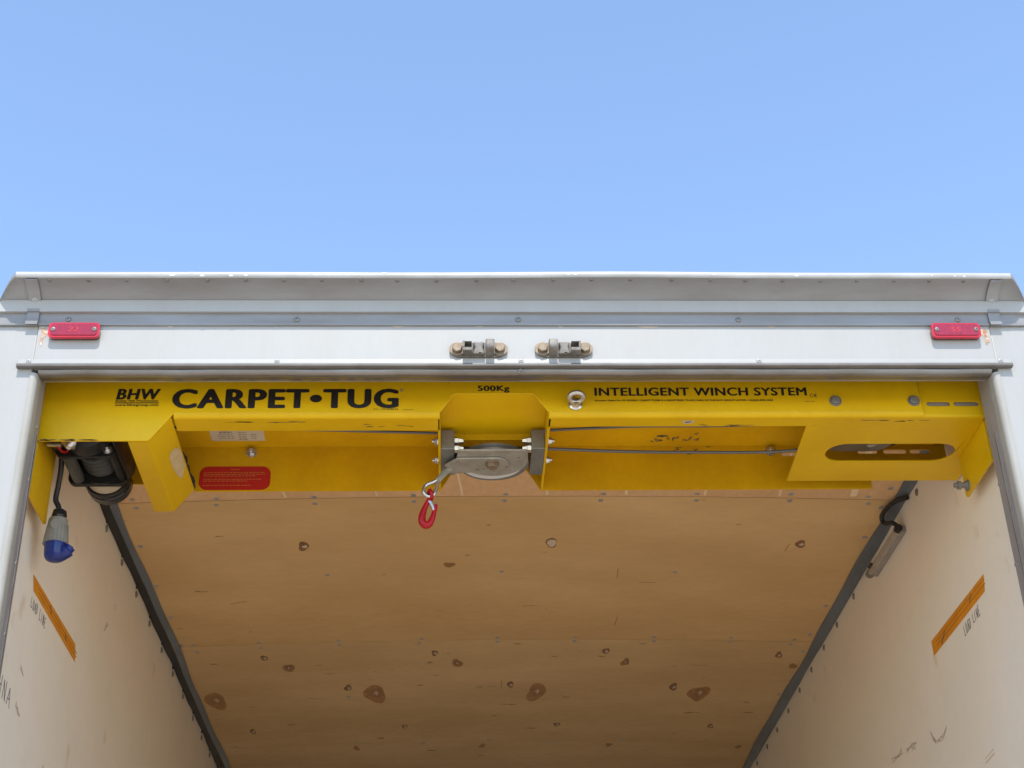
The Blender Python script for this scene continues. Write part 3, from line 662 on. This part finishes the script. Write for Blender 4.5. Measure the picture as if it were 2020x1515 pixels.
for x in (.774, .968): inst(BOLT_ZINC, 'bolt', (x, YF, 3.490), beam, rot=FRONT)
inst(BOLT_ZINC, 'bolt', (1.140, .265, 3.357), beam, rot=toward((-1, 0, 0)))
MB().lathe((1.139, .265, 3.357), (-1, 0, 0), [(0, .008), (.016, .008), (.018, .0115), (.027, .0115), (.027, .007), (.035, .007)], 6).build('stud', 'steel_dull', beam)
# lifting eye on the front
ey = MB().lathe((.136, YF, 3.481), (0, -1, 0), [(0, .017), (.004, .017), (.006, .012), (.012, .010)], 20).build('eye_nut', 'zinc_bright', beam, smooth=40)
MB().ring((.136, YF - .030, 3.485), (0, -.25, -.97), .0165, .0068, 26, 10).build('eye_ring', 'zinc_bright', ey, smooth=60)
MB().tube([(.136, YF - .006, 3.481), (.136, YF - .020, 3.4815)], [.011, .009], 12).build('eye_neck', 'zinc_bright', ey, smooth=60)
# lettering on the front plate
YT = YF - .0006
text('lettering', 'CARPET\u2022TUG', -.836, -.292, 3.474, .0575, YT, 'ink_black', beam, bold=.05, cap=.745)
text('lettering', 'BHW', -.970, -.865, 3.4985, .032, YT, 'ink_black', beam, bold=.05, shear=.14, cap=.745)
text('lettering', 'Bushey Hall Winchmaster', -.970, -.868, 3.4915, .0055, YT, 'ink_black', beam, bold=.025, cap=.73)
MB().box((-.971, YT - .0004, 3.4868), (-.867, YT, 3.4892)).build('underline', 'ink_black', beam)
text('lettering', 'www.bhwgroup.com', -.971, -.867, 3.4795, .0068, YT, 'ink_black', beam, bold=.035, cap=.73)
text('lettering', '500Kg', -.101, -.023, 3.5205, .0165, YT, 'ink_black', beam, bold=.036, cap=.735)
text('lettering', 'INTELLIGENT WINCH SYSTEM', .184, .706, 3.5065, .0245, YT, 'ink_black', beam, bold=.034, cap=.735)
text('lettering', 'European Patent No. 99 303458.6  CARPET\u2022TUG\u00ae IS A REGISTERED TRADE MARK OF THE BHW GROUP LIMITED +44(0)20 8953 6050', .184, .620, 3.4905, .0048, YT, 'ink_black', beam, bold=.008, cap=.73)
text('lettering', 'C\u20ac', .713, .731, 3.5015, .010, YT, 'ink_black', beam, cap=.73)
text('lettering', '\u00ae', -.290, -.281, 3.519, .009, YT, 'label_ink', beam, cap=.73)
text('lettering', '011 199-048532', -.352, -.293, 3.467, .0045, YT, 'ink_black', beam, cap=.73)
text('lettering', 'made in UK', -.281, -.257, 3.467, .002, YT, 'ink_black', beam, cap=.73)
text('lettering', 'made in UK', .699, .722, 3.4885, .002, YT, 'ink_black', beam, cap=.73)
# labels inside
wl = MB().plate([(-.795, .352), (-.655, .352), (-.655, .424), (-.795, .424)], .0005, lambda u, v, d: Vector((u, v, ZT - .0052 - d))).build('rating_label', 'label_white', tp)
def micro(parent, rows, fn, material):
    b = MB()
    for (x0, x1, v, h) in rows:
        x = x0
        while x < x1:
            wd = random.uniform(.004, .011); e = min(x + wd, x1)
            if e - x > .0015: b.plate([(x, v), (e, v), (e, v + h), (x, v + h)], .0002, fn)
            x = e + .0022
    return b.build('small_print', material, parent)
micro(wl, [(-.770, -.738, .372, .010)] + [(-.775, -.735, v, .0035) for v in (.388, .398, .408)] + [(-.722, -.70, v, .0035) for v in (.376, .386, .396, .406, .414)] + [(-.690, -.675, v, .0035) for v in (.386, .396, .408)],
      lambda u, v, d: Vector((u, v, ZT - .0058 - d)), 'label_ink')
rl = MB().plate(rrect(-.826, -.640, 3.4505, 3.521, .022), .0005, XZ(YR - .0008)).build('warning_label', 'red_label', rear)
micro(rl, [(-.745, -.722, 3.510, .0035)] + [(-.815, -.655, z, .0022) for z in (3.501, 3.496)] + [(-.815, -.68, 3.491, .0022), (-.815, -.66, 3.481, .0022), (-.815, -.70, 3.476, .0022), (-.815, -.69, 3.463, .0022)], XZ(YR - .0013), 'label_yellow_ink')
ar = MB().plate([(.395, .083), (.428, .082), (.425, .094), (.408, .099), (.402, .095)], .0003, lambda u, v, d: Vector((u, v, Z0 - .0004 - d))).build('arrow_sticker', 'label_white', beam)
MB().plate([(.404, .090), (.418, .085), (.420, .0875), (.407, .093)], .0002, lambda u, v, d: Vector((u, v, Z0 - .0009 - d))).build('arrow_print', 'ink_black', ar)
# grease and grime
def smear(n, xr, vr, fn, rmin, rmax, parent, asp=.4):
    for k in range(n):
        MB().plate(blob(random.uniform(*xr), random.uniform(*vr), random.uniform(rmin, rmax), random.uniform(rmin, rmax) * asp, 12, .4), .0002, fn).build('grime_spot', 'grime', parent)
dn = lambda z: (lambda u, v, d: Vector((u, v, z - .0003 - d)))
smear(12, (.36, .52), (.385, .45), dn(ZT - .005), .003, .010, tp, 1.2)
smear(9, (.38, .55), (3.555, 3.578), XZ(YR - .0005), .003, .009, rear)
smear(7, (.40, .56), (.100, .110), dn(Z0), .006, .02, beam, .12)
smear(8, (.85, 1.0), (.082, .090), dn(Z0), .006, .02, beam, .12)
smear(8, (-.72, -.5), (.082, .088), dn(Z0), .008, .02, beam, .12)
smear(5, (-.40, -.22), (.095, .11), dn(Z0), .004, .012, beam, .2)
smear(6, (-.14, .02), (.28, .40), dn(ZT - .005), .002, .008, tp, 1)
for k in range(7): MB().plate(blob(random.uniform(-1.13, -1.0), 3.3855, random.uniform(.006, .018), .0022, 12, .4), .0002, XZ(YF - .0004)).build('rust_edge', 'grime', front)
# return sheave inside the right bay
rs = MB().lathe((.93, .33, 3.530), (0, 0, 1), [(0, .07), (.008, .07), (.012, .06), (.016, .07), (.024, .07)], 32).build('return_sheave', 'steel_dull', beam, smooth=40)
for z in (3.520, 3.558): MB().plate(stadium(.80, .99, .275, .385), .004, XY(z)).build('sheave_cheek', 'steel', rs, bevel=.001)
MB().lathe((.93, .33, 3.51), (0, 0, 1), [(0, .012), (.07, .012)], 12).build('sheave_pin', 'zinc_bright', rs)
MB().lathe((1.005, .40, 3.575), (0, 0, -1), [(0, .016), (.012, .018), (.022, .014)], 14).build('knob', 'black_plastic', beam, smooth=40)

# ================================================================== winch
win = thing('electric_winch', (-1.04, .28, 3.38), 'black electric winch with wound cable drum inside the left end of the beam', 'winch')
ax, az = -1.043, 3.442
MB().lathe((ax, .085, az), (0, 1, 0), [(0, .020), (.002, .048), (.012, .058), (.055, .060), (.062, .056)], 32).build('gear_housing', 'black_satin', win, smooth=40)
gh = bpy.data.objects['gear_housing']
MB().lathe((ax, .0845, az), (0, -1, 0), [(0, .046), (.001, .046)], 28).build('rating_plate', 'steel_dull', gh)
MB().plate([(ax + .046 * math.cos(R(a)), az + .046 * math.sin(R(a))) for a in range(-62, -27, 5)] + [(ax + .028 * math.cos(R(a)), az + .028 * math.sin(R(a))) for a in range(-27, -63, -5)], .0006, XZ(.0823)).build('warning_sticker', 'red_label', gh)
cl = MB().lathe((ax - .030, .10, 3.408), (-.05, -.35, -.9), [(0, .022), (.012, .022), (.016, .0165), (.03, .006)], 20).build('clutch_lever', 'zinc_bright', win, smooth=40)
MB().lathe((ax - .0295, .103, 3.415), (-.05, -.35, -.9), [(-.02, .024), (.006, .0245), (.008, .022)], 20).build('lever_knob', 'black_plastic', cl, smooth=40)
for y0, y1 in ((.147, .160), (.296, .312)):
    MB().plate(rrect(ax - .078, ax + .066, 3.386, 3.53, .018), y1 - y0, XZ(y0)).build('drum_support', 'black_satin', win, bevel=.002)
MB().lathe((ax + .004, .1605, az), (0, 1, 0), [(0, .058), (.006, .058), (.0065, .03), (.128, .03), (.1285, .058), (.1345, .058)], 32).build('drum', 'black_satin', win, smooth=40)
pr = []
for i in range(17):
    y = .168 + .0068 * i
    rr = .0445 + .0015 * math.sin(i * 1.9)
    pr += [(y - .168, rr - .0028), (y - .168 + .0018, rr), (y - .168 + .0044, rr), (y - .168 + .0062, rr - .0028)]
MB().lathe((ax + .004, .168, az), (0, 1, 0), pr, 32).build('wound_cable', 'rope_dark', win, smooth=50)
MB().tube([(ax - .052, .160, 3.402), (ax - .052, .297, 3.402)], .0155, 14).build('tie_bar', 'steel_dark', win, smooth=40)
MB().tube([(ax + .054, .160, 3.404), (ax + .054, .297, 3.404)], .010, 12).build('tie_bar', 'black_satin', win, smooth=40)
inst(NUT_SMALL, 'bolt', (ax + .047, .147, 3.406), win, rot=FRONT)
MB().sweep([(ax + .070, 3.40), (ax + .082, 3.42), (ax + .086, 3.46), (ax + .080, 3.52)], .10, .305, 'y', th=.004).build('side_guard', 'black_plastic', win, smooth=50)
MB().lathe((ax, .3125, az), (0, 1, 0), [(0, .050), (.052, .050), (.054, .048)], 32).build('motor_band', 'cream_band', win, smooth=40)
MB().lathe((ax, .366, az), (0, 1, 0), [(0, .055), (.006, .058), (.012, .058), (.013, .054), (.020, .054), (.022, .058), (.050, .057), (.060, .050), (.062, .02)], 32).build('motor_cap', 'black_plastic', win, smooth=40)
MB().box((ax - .085, .10, 3.402), (ax - .052, .150, 3.47)).build('terminal_box', 'black_satin', win, bevel=.003)
MB().tube([(ax - .088, .112, 3.402), (ax - .055, .112, 3.401)], .007, 12).build('cable_lug', 'zinc_bright', win, smooth=40)
MB().tube(smooth_path([(ax - .065, .11, 3.398), (ax - .056, .13, 3.392), (ax - .048, .14, 3.398), (ax - .04, .13, 3.41)]), .0035, 8).build('red_wire', 'red_hook', win, smooth=60)
MB().box((ax - .07, .10, 3.53), (ax + .06, .31, ZT - .0055)).build('mount_block', 'black_satin', win)

# ================================================================== ropes
r1 = MB().tube(smooth_path([(-1.02, .19, 3.487), (-.8, .195, 3.494), (-.547, .2, 3.4905), (-.1985, .2, 3.4783)]), .0038, 8).build('wire_rope', 'wire_rope', smooth=60)
tag(r1, 'grey wire rope running inside the beam from winch to pulley', 'rope', 'wire ropes inside the beam')
r2 = MB().tube(smooth_path([(.0775, .2, 3.4862), (.085, .2, 3.4865), (.303, .2, 3.497), (.55, .23, 3.515), (.93, .262, 3.545)]), .0038, 8).build('wire_rope', 'wire_rope', smooth=60)
tag(r2, 'short visible upper wire rope just right of the pulley', 'rope', 'wire ropes inside the beam')
r3 = MB().tube(smooth_path([(.0775, .25, 3.4595), (.087, .25, 3.459), (.25, .25, 3.4515), (.421, .25, 3.448), (.694, .25, 3.4515), (.86, .262, 3.50), (.93, .264, 3.536)]), .0042, 8).build('wire_rope', 'wire_rope', smooth=60)
tag(r3, 'lower sagging wire rope between pulley and right end of the beam', 'rope', 'wire ropes inside the beam')

# ================================================================== pulley block
pb = thing('pulley_block', (-.06, .28, 3.42), 'worn grey steel pulley block with white wheel in the middle of the beam', 'pulley')
pc = (-.058, .308)
MB().lathe((pc[0], pc[1], 3.4425), (0, 0, 1), [(0, .088), (.003, .090), (.008, .080), (.011, .080), (.016, .090), (.019, .088)], 48).build('sheave', 'steel_dull', pb, smooth=40)
MB().lathe((pc[0] - .004, pc[1] - .002, 3.4418), (0, 0, 1), [(0, .079), (.0008, .080), (.0012, .080)], 40).build('sheave_face', 'nylon_white', pb)
lo = [(-.147, .217), (.022, .217), (.026, .225), (.028, .262)] + [(pc[0] + .086 * math.cos(R(a)), .272 + .086 * math.sin(R(a))) for a in range(0, 116, 6)] + [(-.135, .325), (-.155, .29)]
MB().plate(lo, .005, XY(3.4365)).build('cheek_plate', 'steel', pb, bevel=.001)
up = [(-.165, .265), (.026, .265)] + [(pc[0] + .086 * math.cos(R(a)), pc[1] + .086 * math.sin(R(a))) for a in range(0, 124, 6)] + [(-.165, .385)]
MB().plate(up, .005, XY(3.4625)).build('cheek_plate', 'steel', pb, bevel=.001)
arm = [(-.181, .288), (-.172, .325), (-.165, .333), (-.066, .322)] + [(-.057 + .038 * math.cos(R(a)), .285 + .038 * math.sin(R(a))) for a in range(78, -81, -8)] + [(-.150, .250)]
MB().plate(arm, .005, XY(3.4305)).build('swivel_arm', 'steel', pb, bevel=.001)
MB().box((-.172, .300, 3.4366), (-.140, .345, 3.4623)).build('arm_spacer', 'steel_dull', pb, bevel=.002)
inst(hexbolt_mesh('bolt', .0155, .013, 'brass_zinc', .0185), 'bolt', (-.062, .275, 3.4305), pb)
for xa, xb in ((-.1565, -.118), (.000, .0358)):
    MB().box((xa, .243, 3.452), (xb, .262, 3.462)).build('carrier_bar', 'black_satin', pb, bevel=.001)

# ================================================================== hook and its eye
hk = thing('safety_hook', (-.222, .28, 3.255), 'small red safety hook hanging from wire thimble below the pulley', 'hook')
hy = .285
MB().tube([(-.168, .305, 3.432), (-.181, .298, 3.416), (-.199, .286, 3.387)], [.0085, .0085, .008], 12).build('swage_sleeve', 'steel', hk, smooth=40)
MB().tube(smooth_path([(-.199, hy, 3.388), (-.213, hy, 3.381), (-.229, hy - .002, 3.372), (-.2345, hy - .004, 3.356), (-.228, hy - .005, 3.343), (-.217, hy - .006, 3.338), (-.208, hy - .005, 3.346), (-.203, hy - .003, 3.362), (-.198, hy, 3.386)]), .0052, 10).build('thimble', 'zinc_bright', hk, smooth=60)
MB().ring((-.2175, hy - .005, 3.343), (.95, .25, .2), .0125, .0048, 22, 10).build('hook_eye', 'red_hook', hk, smooth=60)
P = smooth_path([(-.219, hy - .004, 3.334), (-.2265, hy - .004, 3.318), (-.233, hy - .004, 3.300), (-.2375, hy - .004, 3.282), (-.2365, hy - .004, 3.268), (-.2285, hy - .004, 3.259), (-.219, hy - .004, 3.263), (-.2125, hy - .004, 3.277), (-.207, hy - .004, 3.296), (-.2025, hy - .004, 3.317)])
n = len(P); rad = [.0052 + .0048 * math.sin(math.pi * min(1, i / n * 1.05)) ** 1.5 for i in range(n)]; rad[-1] = .003; rad[-2] = .0045
MB().tube(P, rad, 12).build('hook_body', 'red_hook', hk, smooth=60)
MB().plate([(-.2245, 3.326), (-.215, 3.327), (-.208, 3.312), (-.2065, 3.300), (-.2105, 3.297), (-.214, 3.308)], .010, XZ(hy - .0095)).build('latch', 'zinc_bright', hk, bevel=.0015)

# ================================================================== power connector on the left
pcn = thing('power_connector', (-1.115, .25, 3.14), 'grey and blue round power connector hanging at the left wall', 'connector')
cx, cy = -1.117, .25
MB().lathe((cx - .001, cy, 3.262), (0, 0, -1), [(0, .017), (.003, .0245), (.02, .0265), (.055, .0305), (.074, .032), (.0745, .029)], 26).build('body', 'grey_plastic', pcn, smooth=40)
b = MB()
for k in range(20):
    a = 2 * math.pi * k / 20
    b.tube([(cx + .0262 * math.cos(a), cy + .0262 * math.sin(a), 3.243), (cx + .0318 * math.cos(a), cy + .0318 * math.sin(a), 3.190)], .0012, 5)
b.build('grip_ribs', 'grey_plastic', pcn)
MB().plate(blob(cx, 3.235, .013, .016, 18, .05), .003, XZ(cy - .0305)).build('badge', 'grey_plastic', pcn, bevel=.001)
MB().lathe((cx + .001, cy, 3.196), (.06, 0, -1), [(0, .024), (.004, .0295), (.040, .0285), (.050, .024), (.055, .012)], 26).build('blue_cap', 'blue_plastic', pcn, smooth=45)
MB().tube(smooth_path([(cx + .010, cy, 3.160), (cx + .028, cy - .004, 3.166), (cx + .040, cy - .006, 3.176), (cx + .043, cy - .006, 3.180)]), [.021, .020, .014, .007], 14).build('cap_latch', 'blue_plastic', pcn, smooth=60)
MB().lathe((cx - .001, cy, 3.288), (0, 0, -1), [(0, .012), (.004, .018), (.020, .021), (.026, .019)], 8).build('gland_nut', 'black_plastic', pcn)
MB().tube(smooth_path([(cx - .002, cy, 3.284), (cx - .007, .25, 3.30), (cx - .016, .25, 3.32), (cx - .013, .245, 3.36), (cx - .008, .23, 3.40), (cx - .004, .20, 3.44), (cx + .005, .15, 3.46)]), .0072, 10).build('cable', 'rubber_black', pcn, smooth=60)

# the winch system sits 125 mm behind the rear face of the header
DY, DZ, SX = .065, .036, 1.0203
for o in (beam, win, pb, hk, pcn, r1, r2, r3):
    o.location = (o.location.x * SX, o.location.y + DY, o.location.z + DZ); o.scale.x = SX
pcn.scale = (.94, .94, .94); pcn.location.z += .012
